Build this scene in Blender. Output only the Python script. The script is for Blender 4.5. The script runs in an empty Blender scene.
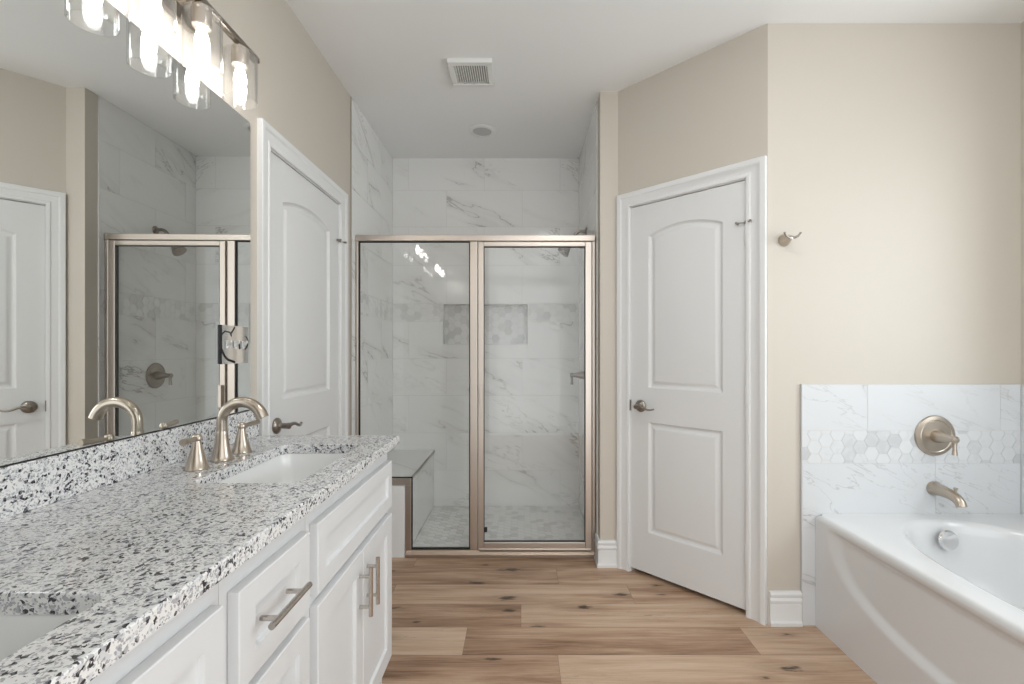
import bpy, bmesh, math, random
from mathutils import Vector, Matrix

random.seed(7)
PI = math.pi
C = bpy.context.scene.collection
SC = bpy.context.scene

# ------------------------------------------------------------------ camera, world, lights, exposure
CAM_Z = 1.25
cam_data = bpy.data.cameras.new('camera')
cam = bpy.data.objects.new('camera', cam_data)
C.objects.link(cam)
cam.location = (0, 0, CAM_Z)
cam.rotation_euler = (PI / 2, 0, 0)
cam_data.sensor_width = 36
cam_data.lens = 466 / 1024 * 36
cam_data.shift_x = -9 / 1024
cam_data.shift_y = 7 / 1024
cam_data.clip_start = 0.02
SC.camera = cam

SC.view_settings.view_transform = 'Standard'
SC.view_settings.look = 'None'
SC.view_settings.gamma = 1
SC.view_settings.use_curve_mapping = False
SC.view_settings.exposure = 0.65

world = bpy.data.worlds.new('world')
SC.world = world
world.use_nodes = True
world.node_tree.nodes['Background'].inputs[0].default_value = (0.945, 0.984, 1.0, 1)
world.node_tree.nodes['Background'].inputs[1].default_value = 1.35


def area(name, loc, rot, sx, sy, power, col):
    l = bpy.data.lights.new(name, 'AREA')
    l.shape = 'RECTANGLE'
    l.size, l.size_y, l.energy, l.color = sx, sy, power, col
    o = bpy.data.objects.new(name, l)
    o.location, o.rotation_euler = loc, rot
    C.objects.link(o)
    return o


# daylight entering by the window over the tub (the room stays open behind the camera, to the sky's even light)
area('window_daylight', (2.50, 1.05, 1.62), (0, PI / 2, 0), 1.2, 1.25, 15.5, (0.88, 0.94, 1.0))
BULB_EMIT = 24
FILL_EMIT = 27  # strength of the added ceiling fill lamp

# ------------------------------------------------------------------ key dimensions
XL, XR, ZC = -1.0, 2.27, 2.73
YT = 2.117            # wall at the tub's end
YB = 3.61             # back of the shower
YBACK = -0.75         # where the room ends behind the camera, left open for light
A45 = 3.238           # the angled wall lies on x + y = A45
AX, AY = 0.5586, A45 - 0.5586
BX, BY = A45 - YT, YT
XSR = 0.455           # shower's right wall
R2 = math.sqrt(2)


# ------------------------------------------------------------------ node helpers
def mat(name, base=(0.8, 0.8, 0.8), rough=0.5, metal=0.0, spec=0.5, coat=0.0):
    m = bpy.data.materials.new(name)
    m.use_nodes = True
    b = m.node_tree.nodes['Principled BSDF']
    b.inputs['Base Color'].default_value = (*base, 1)
    b.inputs['Roughness'].default_value = rough
    b.inputs['Metallic'].default_value = metal
    b.inputs['Specular IOR Level'].default_value = spec
    b.inputs['Coat Weight'].default_value = coat
    return m


class NT:
    def __init__(s, m):
        s.t = m.node_tree
        s.b = s.t.nodes.get('Principled BSDF')

    def n(s, kind, **kw):
        nd = s.t.nodes.new(kind)
        for k, v in kw.items():
            if k.startswith('i_'):
                nd.inputs[k[2:].replace('_', ' ')].default_value = v
            else:
                setattr(nd, k, v)
        return nd

    def l(s, a, b):
        s.t.links.new(a, b)

    def math(s, op, a, b=None, c=None, clamp=False):
        nd = s.t.nodes.new('ShaderNodeMath')
        nd.operation = op
        nd.use_clamp = clamp
        for i, v in enumerate((a, b, c)):
            if v is None:
                continue
            if isinstance(v, (int, float)):
                nd.inputs[i].default_value = v
            else:
                s.l(v, nd.inputs[i])
        return nd.outputs[0]

    def ramp(s, fac, stops, interp='LINEAR'):
        nd = s.t.nodes.new('ShaderNodeValToRGB')
        cr = nd.color_ramp
        cr.interpolation = interp
        while len(cr.elements) < len(stops):
            cr.elements.new(0.5)
        for e, (p, c) in zip(cr.elements, stops):
            e.position = p
            e.color = (*c, 1) if len(c) == 3 else c
        s.l(fac, nd.inputs[0])
        return nd.outputs[0]

    def mix(s, fac, a, b, mode='MIX'):
        nd = s.t.nodes.new('ShaderNodeMix')
        nd.data_type = 'RGBA'
        nd.blend_type = mode
        for sock, v in ((nd.inputs[0], fac), (nd.inputs[6], a), (nd.inputs[7], b)):
            if isinstance(v, (int, float)):
                sock.default_value = v
            elif isinstance(v, tuple):
                sock.default_value = (*v, 1)
            else:
                s.l(v, sock)
        return nd.outputs[2]

    def noise(s, vec, scale, detail=2, rough=0.5, dist=0.0):
        nd = s.n('ShaderNodeTexNoise')
        nd.inputs['Scale'].default_value = scale
        nd.inputs['Detail'].default_value = detail
        nd.inputs['Roughness'].default_value = rough
        nd.inputs['Distortion'].default_value = dist
        if vec is not None:
            s.l(vec, nd.inputs['Vector'])
        return nd.outputs[0]

    def bump(s, h, strength, dist=0.002):
        nd = s.n('ShaderNodeBump')
        nd.inputs['Strength'].default_value = strength
        nd.inputs['Distance'].default_value = dist
        s.l(h, nd.inputs['Height'])
        s.l(nd.outputs[0], s.b.inputs['Normal'])


def gv(v):
    return (v, v, v)


# ------------------------------------------------------------------ materials
def paint(name, col, rough=0.6, bump=0.12):
    m = mat(name, col, rough, spec=0.3)
    t = NT(m)
    tc = t.n('ShaderNodeTexCoord').outputs['Object']
    t.bump(t.noise(tc, 130, 3, 0.55), bump, 0.002)
    big = t.noise(tc, 1.3, 2)
    c = t.mix(t.math('MULTIPLY', big, 0.08), col, tuple(x * 0.9 for x in col))
    t.l(c, t.b.inputs['Base Color'])
    return m


M_WALL = paint('beige_wall_paint', (0.607, 0.559, 0.490), 0.55, 0.16)
M_CEIL = paint('ceiling_paint', (0.90, 0.90, 0.89), 0.7, 0.06)
M_TRIM = paint('white_trim_paint', (0.80, 0.80, 0.795), 0.38, 0.015)
M_DOOR = paint('white_door_paint', (0.76, 0.76, 0.755), 0.4, 0.02)
M_CAB = paint('white_cabinet_paint', (0.73, 0.735, 0.74), 0.38, 0.01)
M_PLASTIC = mat('white_plastic', (0.82, 0.82, 0.80), 0.35)
M_VENT = mat('vent_slot', (0.16, 0.14, 0.12), 0.8)
M_LENS = mat('lamp_lens', (0.55, 0.55, 0.54), 0.4)
M_ACRYLIC = mat('tub_acrylic', (0.75, 0.755, 0.76), 0.12, coat=0.3)
M_PORC = mat('sink_porcelain', (0.85, 0.85, 0.84), 0.08, coat=0.5)
M_GROUT = mat('grout', (0.68, 0.67, 0.65), 0.8)
M_SILL = mat('bronze_sill', (0.40, 0.315, 0.25), 0.42, 0.85)
M_BLACK = mat('black_rubber', (0.015, 0.015, 0.015), 0.6)
M_MIRROR = mat('mirror_silver', (0.89, 0.91, 0.90), 0.0, 1.0)
M_CHROME = mat('chrome', (0.82, 0.82, 0.83), 0.12, 1.0)
M_DARKEDGE = mat('black_edge_and_reflection', (0.012, 0.012, 0.014), 0.35)  # black of the mirror channel and of reflections painted on the switch plate


def brushed(name, col, rough, sc=(40, 40, 900)):
    m = mat(name, col, rough, 1.0)
    t = NT(m)
    tc = t.n('ShaderNodeTexCoord').outputs['Object']
    mp = t.n('ShaderNodeMapping')
    mp.inputs['Scale'].default_value = sc
    t.l(tc, mp.inputs['Vector'])
    n = t.noise(mp.outputs[0], 1.0, 2)
    r = t.math('MULTIPLY_ADD', n, 0.05, rough - 0.025)
    t.l(r, t.b.inputs['Roughness'])
    return m


M_NICKEL = mat('brushed_nickel', (0.49, 0.425, 0.355), 0.28, 1.0)
M_NICKEL_D = mat('dark_nickel', (0.31, 0.275, 0.24), 0.28, 1.0)
M_FRAME = brushed('champagne_aluminium', (0.60, 0.53, 0.47), 0.34, (60, 60, 3))
M_LAMP = brushed('lamp_nickel', (0.70, 0.64, 0.57), 0.32)
M_PULL = mat('satin_nickel_pull', (0.55, 0.515, 0.475), 0.24, 1.0)


def glass_mat(name, tint, refl=1.0):
    m = bpy.data.materials.new(name)
    m.use_nodes = True
    t = NT(m)
    t.t.nodes.remove(t.b)
    out = [n for n in t.t.nodes if n.type == 'OUTPUT_MATERIAL'][0]
    geo = t.n('ShaderNodeNewGeometry')
    ior = t.math('MULTIPLY_ADD', geo.outputs['Backfacing'], 1 / 1.5 - 1.5, 1.5)
    fr = t.n('ShaderNodeFresnel')
    t.l(ior, fr.inputs['IOR'])
    fac = t.math('MULTIPLY', fr.outputs[0], refl, clamp=True)
    tr = t.n('ShaderNodeBsdfTransparent')
    tr.inputs[0].default_value = (*tint, 1)
    gl = t.n('ShaderNodeBsdfGlossy')
    gl.inputs['Roughness'].default_value = 0.0
    mx = t.n('ShaderNodeMixShader')
    t.l(fac, mx.inputs[0])
    t.l(tr.outputs[0], mx.inputs[1])
    t.l(gl.outputs[0], mx.inputs[2])
    t.l(mx.outputs[0], out.inputs[0])
    return m


M_GLASS = glass_mat('shower_glass', (0.995, 0.998, 0.996), 0.8)
M_SHADE = glass_mat('clear_shade_glass', (0.985, 0.985, 0.985), 1.8)
M_PANE = glass_mat('window_glass', (0.97, 0.98, 0.98))


def emit(name, col, s):
    m = bpy.data.materials.new(name)
    m.use_nodes = True
    b = m.node_tree.nodes['Principled BSDF']
    b.inputs['Base Color'].default_value = (*col, 1)
    b.inputs['Emission Color'].default_value = (*col, 1)
    b.inputs['Emission Strength'].default_value = s
    return m


M_BULB = emit('lit_bulb', (1.0, 0.985, 0.955), BULB_EMIT)
M_FILL = emit('fill_lamp_lens', (0.98, 1.0, 0.99), FILL_EMIT)


def marble(name, base, vein, rough=0.12, amount=1.0):
    m = mat(name, base, rough, spec=0.5)
    t = NT(m)
    tc = t.n('ShaderNodeTexCoord').outputs['Object']
    sx = t.n('ShaderNodeSeparateXYZ')
    t.l(tc, sx.inputs[0])
    at = t.n('ShaderNodeAttribute', attribute_name='seed')
    sp = t.n('ShaderNodeSeparateColor')
    t.l(at.outputs['Color'], sp.inputs[0])
    u = t.math('ADD', sx.outputs[0], sx.outputs[1])
    v = sx.outputs[2]
    ang = math.radians(-24)
    a = t.math('ADD', t.math('MULTIPLY', u, math.cos(ang)), t.math('MULTIPLY', v, math.sin(ang)))
    b = t.math('ADD', t.math('MULTIPLY', u, -math.sin(ang)), t.math('MULTIPLY', v, math.cos(ang)))
    cb = t.n('ShaderNodeCombineXYZ')
    t.l(t.math('ADD', t.math('MULTIPLY', a, 0.55), t.math('MULTIPLY', sp.outputs[0], 37.0)), cb.inputs[0])
    t.l(t.math('ADD', t.math('MULTIPLY', b, 2.0), t.math('MULTIPLY', sp.outputs[1], 53.0)), cb.inputs[1])
    t.l(t.math('MULTIPLY', sp.outputs[2], 19.0), cb.inputs[2])
    vec = cb.outputs[0]
    n1 = t.noise(vec, 1.5, 6, 0.55, 0.35)
    d1 = t.math('ABSOLUTE', t.math('SUBTRACT', n1, 0.5))
    msk = t.noise(vec, 2.1, 2, 0.5, 0.2)
    mk = t.ramp(msk, [(0.46, gv(0)), (0.62, gv(1))])
    core = t.ramp(d1, [(0.0, gv(1)), (0.008, gv(0))])
    halo = t.ramp(d1, [(0.0, gv(1)), (0.07, gv(0))])
    n2 = t.noise(vec, 3.6, 5, 0.6, 0.5)
    d2 = t.math('ABSOLUTE', t.math('SUBTRACT', n2, 0.5))
    fine = t.ramp(d2, [(0.0, gv(1)), (0.010, gv(0))])
    mk2 = t.ramp(t.noise(vec, 1.3, 1), [(0.52, gv(0)), (0.66, gv(1))])
    f = t.math('MULTIPLY', core, mk)
    f = t.math('MAXIMUM', f, t.math('MULTIPLY', t.math('MULTIPLY', halo, mk), 0.22))
    f = t.math('MAXIMUM', f, t.math('MULTIPLY', t.math('MULTIPLY', fine, mk2), 0.55))
    f = t.math('MULTIPLY', f, amount, clamp=True)
    cloud = t.noise(vec, 0.9, 3)
    bc = t.mix(cloud, base, tuple(x * 0.94 for x in base))
    t.l(t.mix(f, bc, vein), t.b.inputs['Base Color'])
    return m


M_TILE = marble('marble_look_tile', (0.88, 0.878, 0.86), (0.42, 0.40, 0.38))
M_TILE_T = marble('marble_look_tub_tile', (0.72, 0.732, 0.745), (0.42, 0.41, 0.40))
M_SLAB = marble('marble_slab', (0.82, 0.815, 0.80), (0.45, 0.44, 0.43), 0.15, 0.6)


def mosaic(name, lo, hi):
    m = mat(name, hi, 0.2)
    t = NT(m)
    tc = t.n('ShaderNodeTexCoord').outputs['Object']
    at = t.n('ShaderNodeAttribute', attribute_name='seed')
    sp = t.n('ShaderNodeSeparateColor')
    t.l(at.outputs['Color'], sp.inputs[0])
    mp = t.n('ShaderNodeVectorMath', operation='ADD')
    t.l(tc, mp.inputs[0])
    sc = t.n('ShaderNodeVectorMath', operation='SCALE')
    t.l(at.outputs['Color'], sc.inputs[0])
    sc.inputs['Scale'].default_value = 9
    t.l(sc.outputs[0], mp.inputs[1])
    n = t.noise(mp.outputs[0], 22, 4, 0.6, 1.0)
    k = t.math('ADD', t.math('MULTIPLY', sp.outputs[0], 0.75), t.math('MULTIPLY', n, 0.5))
    c = t.ramp(k, [(0.15, hi), (0.62, hi), (0.95, lo)])
    t.l(c, t.b.inputs['Base Color'])
    return m


M_HEX = mosaic('hexagon_mosaic', (0.71, 0.705, 0.69), (0.84, 0.835, 0.82))
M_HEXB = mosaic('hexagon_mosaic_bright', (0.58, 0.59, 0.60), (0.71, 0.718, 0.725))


def granite(name):
    m = mat(name, (0.8, 0.8, 0.8), 0.1, coat=0.15)
    t = NT(m)
    tc = t.n('ShaderNodeTexCoord').outputs['Object']
    nz = t.n('ShaderNodeTexNoise')
    nz.inputs['Scale'].default_value = 60
    nz.inputs['Detail'].default_value = 3
    t.l(tc, nz.inputs['Vector'])
    sub = t.n('ShaderNodeVectorMath', operation='SUBTRACT')
    t.l(nz.outputs['Color'], sub.inputs[0])
    sub.inputs[1].default_value = (0.5, 0.5, 0.5)
    sc = t.n('ShaderNodeVectorMath', operation='SCALE')
    t.l(sub.outputs[0], sc.inputs[0])
    sc.inputs['Scale'].default_value = 0.011
    ad = t.n('ShaderNodeVectorMath', operation='ADD')
    t.l(tc, ad.inputs[0])
    t.l(sc.outputs[0], ad.inputs[1])
    p = ad.outputs[0]

    def cells(scale):
        v = t.n('ShaderNodeTexVoronoi')
        v.inputs['Scale'].default_value = scale
        t.l(p, v.inputs['Vector'])
        s = t.n('ShaderNodeSeparateColor')
        t.l(v.outputs['Color'], s.inputs[0])
        return s.outputs[0], s.outputs[1]
    r1, g1 = cells(190)
    r2, g2 = cells(400)
    base = t.ramp(r1, [(0.0, (0.80, 0.795, 0.79)), (0.40, (0.66, 0.665, 0.68)), (0.58, (0.83, 0.82, 0.81)),
                       (0.72, (0.44, 0.44, 0.46)), (0.82, (0.83, 0.82, 0.80))], 'CONSTANT')
    clus = t.noise(p, 38, 3)
    k = t.math('ADD', g1, t.math('MULTIPLY', clus, 0.55))
    dk = t.math('GREATER_THAN', k, 1.15)
    c = t.mix(dk, base, (0.035, 0.035, 0.042))
    gk = t.math('GREATER_THAN', t.math('ADD', r2, t.math('MULTIPLY', clus, 0.4)), 0.98)
    c = t.mix(t.math('MULTIPLY', gk, 0.7), c, (0.26, 0.26, 0.28))
    t.l(c, t.b.inputs['Base Color'])
    return m


M_GRANITE = granite('speckled_granite')


def wood():
    m = mat('oak_plank', (0.4, 0.28, 0.19), 0.38, spec=0.35)
    t = NT(m)
    tc = t.n('ShaderNodeTexCoord').outputs['Object']
    at = t.n('ShaderNodeAttribute', attribute_name='seed')
    sp = t.n('ShaderNodeSeparateColor')
    t.l(at.outputs['Color'], sp.inputs[0])
    sc = t.n('ShaderNodeVectorMath', operation='SCALE')
    t.l(at.outputs['Color'], sc.inputs[0])
    sc.inputs['Scale'].default_value = 40
    ad = t.n('ShaderNodeVectorMath', operation='ADD')
    t.l(tc, ad.inputs[0])
    t.l(sc.outputs[0], ad.inputs[1])

    def mp(s):
        q = t.n('ShaderNodeMapping')
        q.inputs['Scale'].default_value = s
        t.l(ad.outputs[0], q.inputs['Vector'])
        return q.outputs[0]
    g1 = t.noise(mp((1.6, 22, 1)), 1.0, 6, 0.6, 0.6)
    g2 = t.noise(mp((6, 170, 1)), 1.0, 3, 0.6)
    g3 = t.noise(mp((0.9, 7, 1)), 1.0, 2, 0.5, 0.8)
    tone = t.math('MULTIPLY_ADD', sp.outputs[0], 0.34, -0.02)
    k = t.math('ADD', t.math('ADD', t.math('MULTIPLY', g1, 1.0), t.math('MULTIPLY', g3, 0.55)), t.math('MULTIPLY', g2, 0.42))
    k = t.math('ADD', k, t.math('SUBTRACT', tone, 0.59))
    c = t.ramp(k, [(0.20, (0.20, 0.108, 0.062)), (0.40, (0.375, 0.235, 0.152)), (0.58, (0.52, 0.355, 0.243)), (0.84, (0.64, 0.48, 0.355))])
    # dark knots
    v = t.n('ShaderNodeTexVoronoi')
    v.inputs['Scale'].default_value = 1.0
    v.voronoi_dimensions = '2D'
    t.l(mp((2.1, 6.2, 1)), v.inputs['Vector'])
    s2 = t.n('ShaderNodeSeparateColor')
    t.l(v.outputs['Color'], s2.inputs[0])
    kd = t.math('ADD', t.math('MULTIPLY', v.outputs['Distance'], t.math('MULTIPLY_ADD', s2.outputs[1], 1.5, 0.65)), t.math('MULTIPLY', t.noise(mp((22, 110, 1)), 1.0, 4), 0.30))
    on = t.math('GREATER_THAN', s2.outputs[0], 0.35)
    core = t.ramp(kd, [(0.18, gv(1)), (0.25, gv(0))])
    halo = t.ramp(kd, [(0.18, gv(1)), (0.55, gv(0))])
    c = t.mix(t.math('MULTIPLY', t.math('MULTIPLY', halo, on), 0.36), c, (0.20, 0.115, 0.065))
    c = t.mix(t.math('MULTIPLY', t.math('MULTIPLY', core, on), 0.9), c, (0.045, 0.027, 0.018))
    # fine cracks along the grain
    cr = t.noise(mp((2.2, 40, 1)), 1.0, 4, 0.6, 1.2)
    crk = t.ramp(t.math('ABSOLUTE', t.math('SUBTRACT', cr, 0.5)), [(0.0, gv(1)), (0.008, gv(0))])
    crm = t.ramp(t.noise(mp((1.5, 9, 1)), 1.0, 1), [(0.55, gv(0)), (0.65, gv(1))])
    c = t.mix(t.math('MULTIPLY', t.math('MULTIPLY', crk, crm), 0.6), c, (0.12, 0.07, 0.045))
    t.l(c, t.b.inputs['Base Color'])
    t.bump(g2, 0.08, 0.001)
    return m


M_WOOD = wood()


# ------------------------------------------------------------------ mesh builder
class MB:
    def __init__(s):
        s.v, s.f, s.mi, s.seed = [], [], [], []
        s.cur_m = 0
        s.cur_seed = (0.5, 0.5, 0.5)

    def add(s, verts, faces):
        o = len(s.v)
        s.v += [tuple(p) for p in verts]
        s.seed += [s.cur_seed] * len(verts)
        for f in faces:
            s.f.append([o + i for i in f])
            s.mi.append(s.cur_m)
        return s

    def box(s, x0, x1, y0, y1, z0, z1):
        x0, x1 = min(x0, x1), max(x0, x1)
        y0, y1 = min(y0, y1), max(y0, y1)
        z0, z1 = min(z0, z1), max(z0, z1)
        v = [(x0, y0, z0), (x1, y0, z0), (x1, y1, z0), (x0, y1, z0), (x0, y0, z1), (x1, y0, z1), (x1, y1, z1), (x0, y1, z1)]
        return s.add(v, [(0, 3, 2, 1), (4, 5, 6, 7), (0, 1, 5, 4), (1, 2, 6, 5), (2, 3, 7, 6), (3, 0, 4, 7)])

    def tube(s, pts, rad, n=20, caps=True, flat=1.0, upv=None):
        """sweep a circle of radius rad (number or list) along pts"""
        pts = [Vector(p) for p in pts]
        if isinstance(rad, (int, float)):
            rad = [rad] * len(pts)
        rings = []
        t0 = (pts[1] - pts[0]).normalized()
        up = Vector(upv) if upv else (Vector((0, 0, 1)) if abs(t0.z) < 0.9 else Vector((1, 0, 0)))
        nrm = (up - t0 * up.dot(t0)).normalized()
        for i, p in enumerate(pts):
            if i == 0:
                t = (pts[1] - pts[0])
            elif i == len(pts) - 1:
                t = (pts[-1] - pts[-2])
            else:
                t = (pts[i + 1] - pts[i]).normalized() + (pts[i] - pts[i - 1]).normalized()
            t.normalize()
            nrm = (nrm - t * nrm.dot(t)).normalized()
            bi = t.cross(nrm)
            rings.append([p + nrm * (math.cos(a) * rad[i] * flat) + bi * (math.sin(a) * rad[i])
                          for a in (2 * PI * k / n for k in range(n))])
        v = [q for r in rings for q in r]
        f = []
        for i in range(len(rings) - 1):
            for k in range(n):
                f.append((i * n + k, i * n + (k + 1) % n, (i + 1) * n + (k + 1) % n, (i + 1) * n + k))
        if caps:
            f.append(tuple(reversed(range(n))))
            f.append(tuple((len(rings) - 1) * n + k for k in range(n)))
        return s.add(v, f)

    def lathe(s, prof, o=(0, 0, 0), axis=(0, 0, 1), n=32):
        """prof: list of (radius, height) along axis from o"""
        ax = Vector(axis).normalized()
        up = Vector((0, 0, 1)) if abs(ax.z) < 0.9 else Vector((1, 0, 0))
        u = (up - ax * up.dot(ax)).normalized()
        w = ax.cross(u)
        o = Vector(o)
        v, f = [], []
        for r, h in prof:
            r = max(r, 1e-5)
            for k in range(n):
                a = 2 * PI * k / n
                v.append(o + ax * h + u * (r * math.cos(a)) + w * (r * math.sin(a)))
        m = len(prof)
        for i in range(m - 1):
            for k in range(n):
                f.append((i * n + k, i * n + (k + 1) % n, (i + 1) * n + (k + 1) % n, (i + 1) * n + k))
        if prof[0][0] > 1e-4:
            f.append(tuple(reversed(range(n))))
        if prof[-1][0] > 1e-4:
            f.append(tuple((m - 1) * n + k for k in range(n)))
        return s.add(v, f)

    def prism(s, poly, a, b, plane='xz'):
        """extrude a 2-D polygon from a to b along the remaining axis"""
        def P(p, q):
            return (p[0], q, p[1]) if plane == 'xz' else ((q, p[0], p[1]) if plane == 'yz' else (p[0], p[1], q))
        n = len(poly)
        v = [P(p, a) for p in poly] + [P(p, b) for p in poly]
        f = [tuple(range(n)), tuple(reversed(range(n, 2 * n)))]
        for i in range(n):
            j = (i + 1) % n
            f.append((i, n + i, n + j, j))
        return s.add(v, f)

    def loft(s, rings, close=True, cap0=False, cap1=False):
        n = len(rings[0])
        v = [p for r in rings for p in r]
        f = []
        for i in range(len(rings) - 1):
            for k in range(n if close else n - 1):
                f.append((i * n + k, i * n + (k + 1) % n, (i + 1) * n + (k + 1) % n, (i + 1) * n + k))
        if cap0:
            f.append(tuple(reversed(range(n))))
        if cap1:
            f.append(tuple((len(rings) - 1) * n + k for k in range(n)))
        return s.add(v, f)

    def build(s, name, mats, parent=None, smooth=None, bevel=None, seg=2, fix=True):
        me = bpy.data.meshes.new(name)
        me.from_pydata(s.v, [], s.f)
        for m in (mats if isinstance(mats, (list, tuple)) else [mats]):
            me.materials.append(m)
        me.polygons.foreach_set('material_index', s.mi)
        at = me.color_attributes.new('seed', 'FLOAT_COLOR', 'POINT')
        for i, c in enumerate(s.seed):
            at.data[i].color = (*c, 1)
        if fix:
            bm = bmesh.new()
            bm.from_mesh(me)
            bmesh.ops.recalc_face_normals(bm, faces=bm.faces)
            bm.to_mesh(me)
            bm.free()
        if smooth:
            me.polygons.foreach_set('use_smooth', [True] * len(me.polygons))
            me.set_sharp_from_angle(angle=math.radians(smooth))
        me.update()
        o = bpy.data.objects.new(name, me)
        C.objects.link(o)
        if parent:
            o.parent = parent
        if bevel:
            b = o.modifiers.new('edge', 'BEVEL')
            b.width, b.segments, b.limit_method, b.angle_limit = bevel, seg, 'ANGLE', math.radians(50)
        return o


def tag(o, label, cat, group=None, kind=None):
    if label:
        o['label'] = label
    if cat:
        o['category'] = cat
    if group:
        o['group'] = group
    if kind:
        o['kind'] = kind
    return o


def thing(name, label, cat, loc=(0, 0, 0), rz=0, group=None, kind=None):
    o = bpy.data.objects.new(name, None)
    o.empty_display_size = 0.05
    C.objects.link(o)
    o.location = loc
    o.rotation_euler = (0, 0, rz)
    return tag(o, label, cat, group, kind)


def struct(o, label, cat):
    return tag(o, label, cat, kind='structure')


def copy_tree(o, parent=None):
    c = o.copy()
    C.objects.link(c)
    c.parent = parent
    for ch in [x for x in o.children]:
        copy_tree(ch, c)
    return c


def triangulated_plate(outer, holes, a, b, plane='xz'):
    """plate with holes: returns verts/faces, front at a, back at b"""
    bm = bmesh.new()
    loops = []
    for lp in [outer] + holes:
        vs = [bm.verts.new((p[0], p[1], 0)) for p in lp]
        loops.append(vs)
        for i in range(len(vs)):
            bm.edges.new((vs[i], vs[(i + 1) % len(vs)]))
    bmesh.ops.triangle_fill(bm, use_beauty=True, use_dissolve=False, edges=bm.edges[:], normal=(0, 0, 1))
    bm.verts.index_update()
    pts = [(v.co.x, v.co.y) for v in bm.verts]
    tris = [[v.index for v in f.verts] for f in bm.faces]
    loop_idx = [[v.index for v in l] for l in loops]
    bm.free()

    def P(p, q):
        return (p[0], q, p[1]) if plane == 'xz' else ((p[0], p[1], q) if plane == 'xy' else (q, p[0], p[1]))
    return pts, tris, loop_idx, P


def round_rect(x0, x1, y0, y1, r, n=6):
    out = []
    for cx, cy, a0 in ((x1 - r, y0 + r, -PI / 2), (x1 - r, y1 - r, 0), (x0 + r, y1 - r, PI / 2), (x0 + r, y0 + r, PI)):
        for k in range(n + 1):
            a = a0 + PI / 2 * k / n
            out.append((cx + r * math.cos(a), cy + r * math.sin(a)))
    return out


# ------------------------------------------------------------------ floor (planks in one mesh)
fb = MB()
W = 0.19
rows = {14: 0.20, 13: 0.20 - 0.0, 12: 0.56, 11: 0.0, 10: -0.24, 9: 0.15, 8: -0.50, 7: 0.35}
y = YBACK - 0.2
k0 = math.floor((YBACK - 0.2 - 0.004) / W)
for k in range(k0, 15):
    ya, yb = k * W + 0.004, (k + 1) * W + 0.004
    if k == 14:
        yb = 2.93
    j = {13: 0.20, 14: -0.62, 12: 0.56, 11: 0.0, 10: -0.24, 9: 0.15}.get(k, random.uniform(-0.6, 0.6))
    x = j - 1.22 * 3
    while x < XR + 0.2:
        xa, xb = max(x, XL - 0.12), min(x + 1.22, XR + 0.12)
        if xb > xa + 0.01:
            fb.cur_seed = (random.random(), random.random(), random.random())
            g = 0.0006
            fb.add([(xa + g, ya + g, 0), (xb - g, ya + g, 0), (xb - g, yb - g, 0), (xa + g, yb - g, 0)], [(0, 1, 2, 3)])
        x += 1.22
fb.cur_m = 1
fb.box(XL - 0.12, XR + 0.12, YBACK - 0.2, 2.93, -0.08, -0.0012)
struct(fb.build('floor', [M_WOOD, mat('plank_gap', (0.17, 0.11, 0.075), 0.7)], fix=False), 'warm oak plank floor with dark knots', 'floor')

# ------------------------------------------------------------------ ceiling and painted walls
b = MB().box(XL - 0.12, XR + 0.12, YBACK - 0.2, YB + 0.15, ZC, ZC + 0.1)
struct(b.build('ceiling', M_CEIL), 'smooth white flat ceiling over the whole bathroom', 'ceiling')

DL0, DL1, DH = 1.842, 2.568, 2.05        # left door opening
b = MB()
b.box(XL - 0.12, XL, YBACK - 0.2, DL0 - 0.012, 0, ZC)
b.box(XL - 0.12, XL, DL1 + 0.012, 2.735, 0, ZC)
b.box(XL - 0.12, XL, DL0 - 0.012, DL1 + 0.012, DH + 0.012, ZC)
b.box(XL - 0.12, XL - 0.085, DL0 - 0.012, DL1 + 0.012, 0, DH + 0.012)
struct(b.build('wall_left', M_WALL), 'beige painted wall behind the vanity mirror', 'wall')

# short wall beside the shower with its return
b = MB()
b.prism([(XSR, AY), (AX, AY), (AX + 0.10, AY + 0.10), (AX + 0.10, AY + 0.25), (XSR, AY + 0.25)], 0, ZC, 'xy')
struct(b.build('wall_corner', M_WALL), 'narrow beige wall between shower and closed angled door', 'wall')

# angled wall, in its own frame: x along the wall, y into it
DA0, DA1 = 0.868, 1.494
sA, sB = AX * R2, BX * R2
ang = thing('wall_angled', 'beige wall set at forty five degrees around a closed door', 'wall', (0, A45, 0), -PI / 4, kind='structure')
b = MB()
b.box(sA, DA0 - 0.012, 0, 0.12, 0, ZC)
b.box(DA1 + 0.012, sB, 0, 0.12, 0, ZC)
b.box(DA0 - 0.012, DA1 + 0.012, 0, 0.12, DH + 0.012, ZC)
b.box(DA0 - 0.012, DA1 + 0.012, 0.085, 0.12, 0, DH + 0.012)
b.build('wall_board', M_WALL, ang)

# wall at the tub's end
b = MB().prism([(BX, YT), (XR + 0.12, YT), (XR + 0.12, YT + 0.12), (BX + 0.06, YT + 0.12)], 0, ZC, 'xy')
struct(b.build('wall_far', M_WALL), 'pale beige textured wall above the tub faucet', 'wall')

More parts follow.
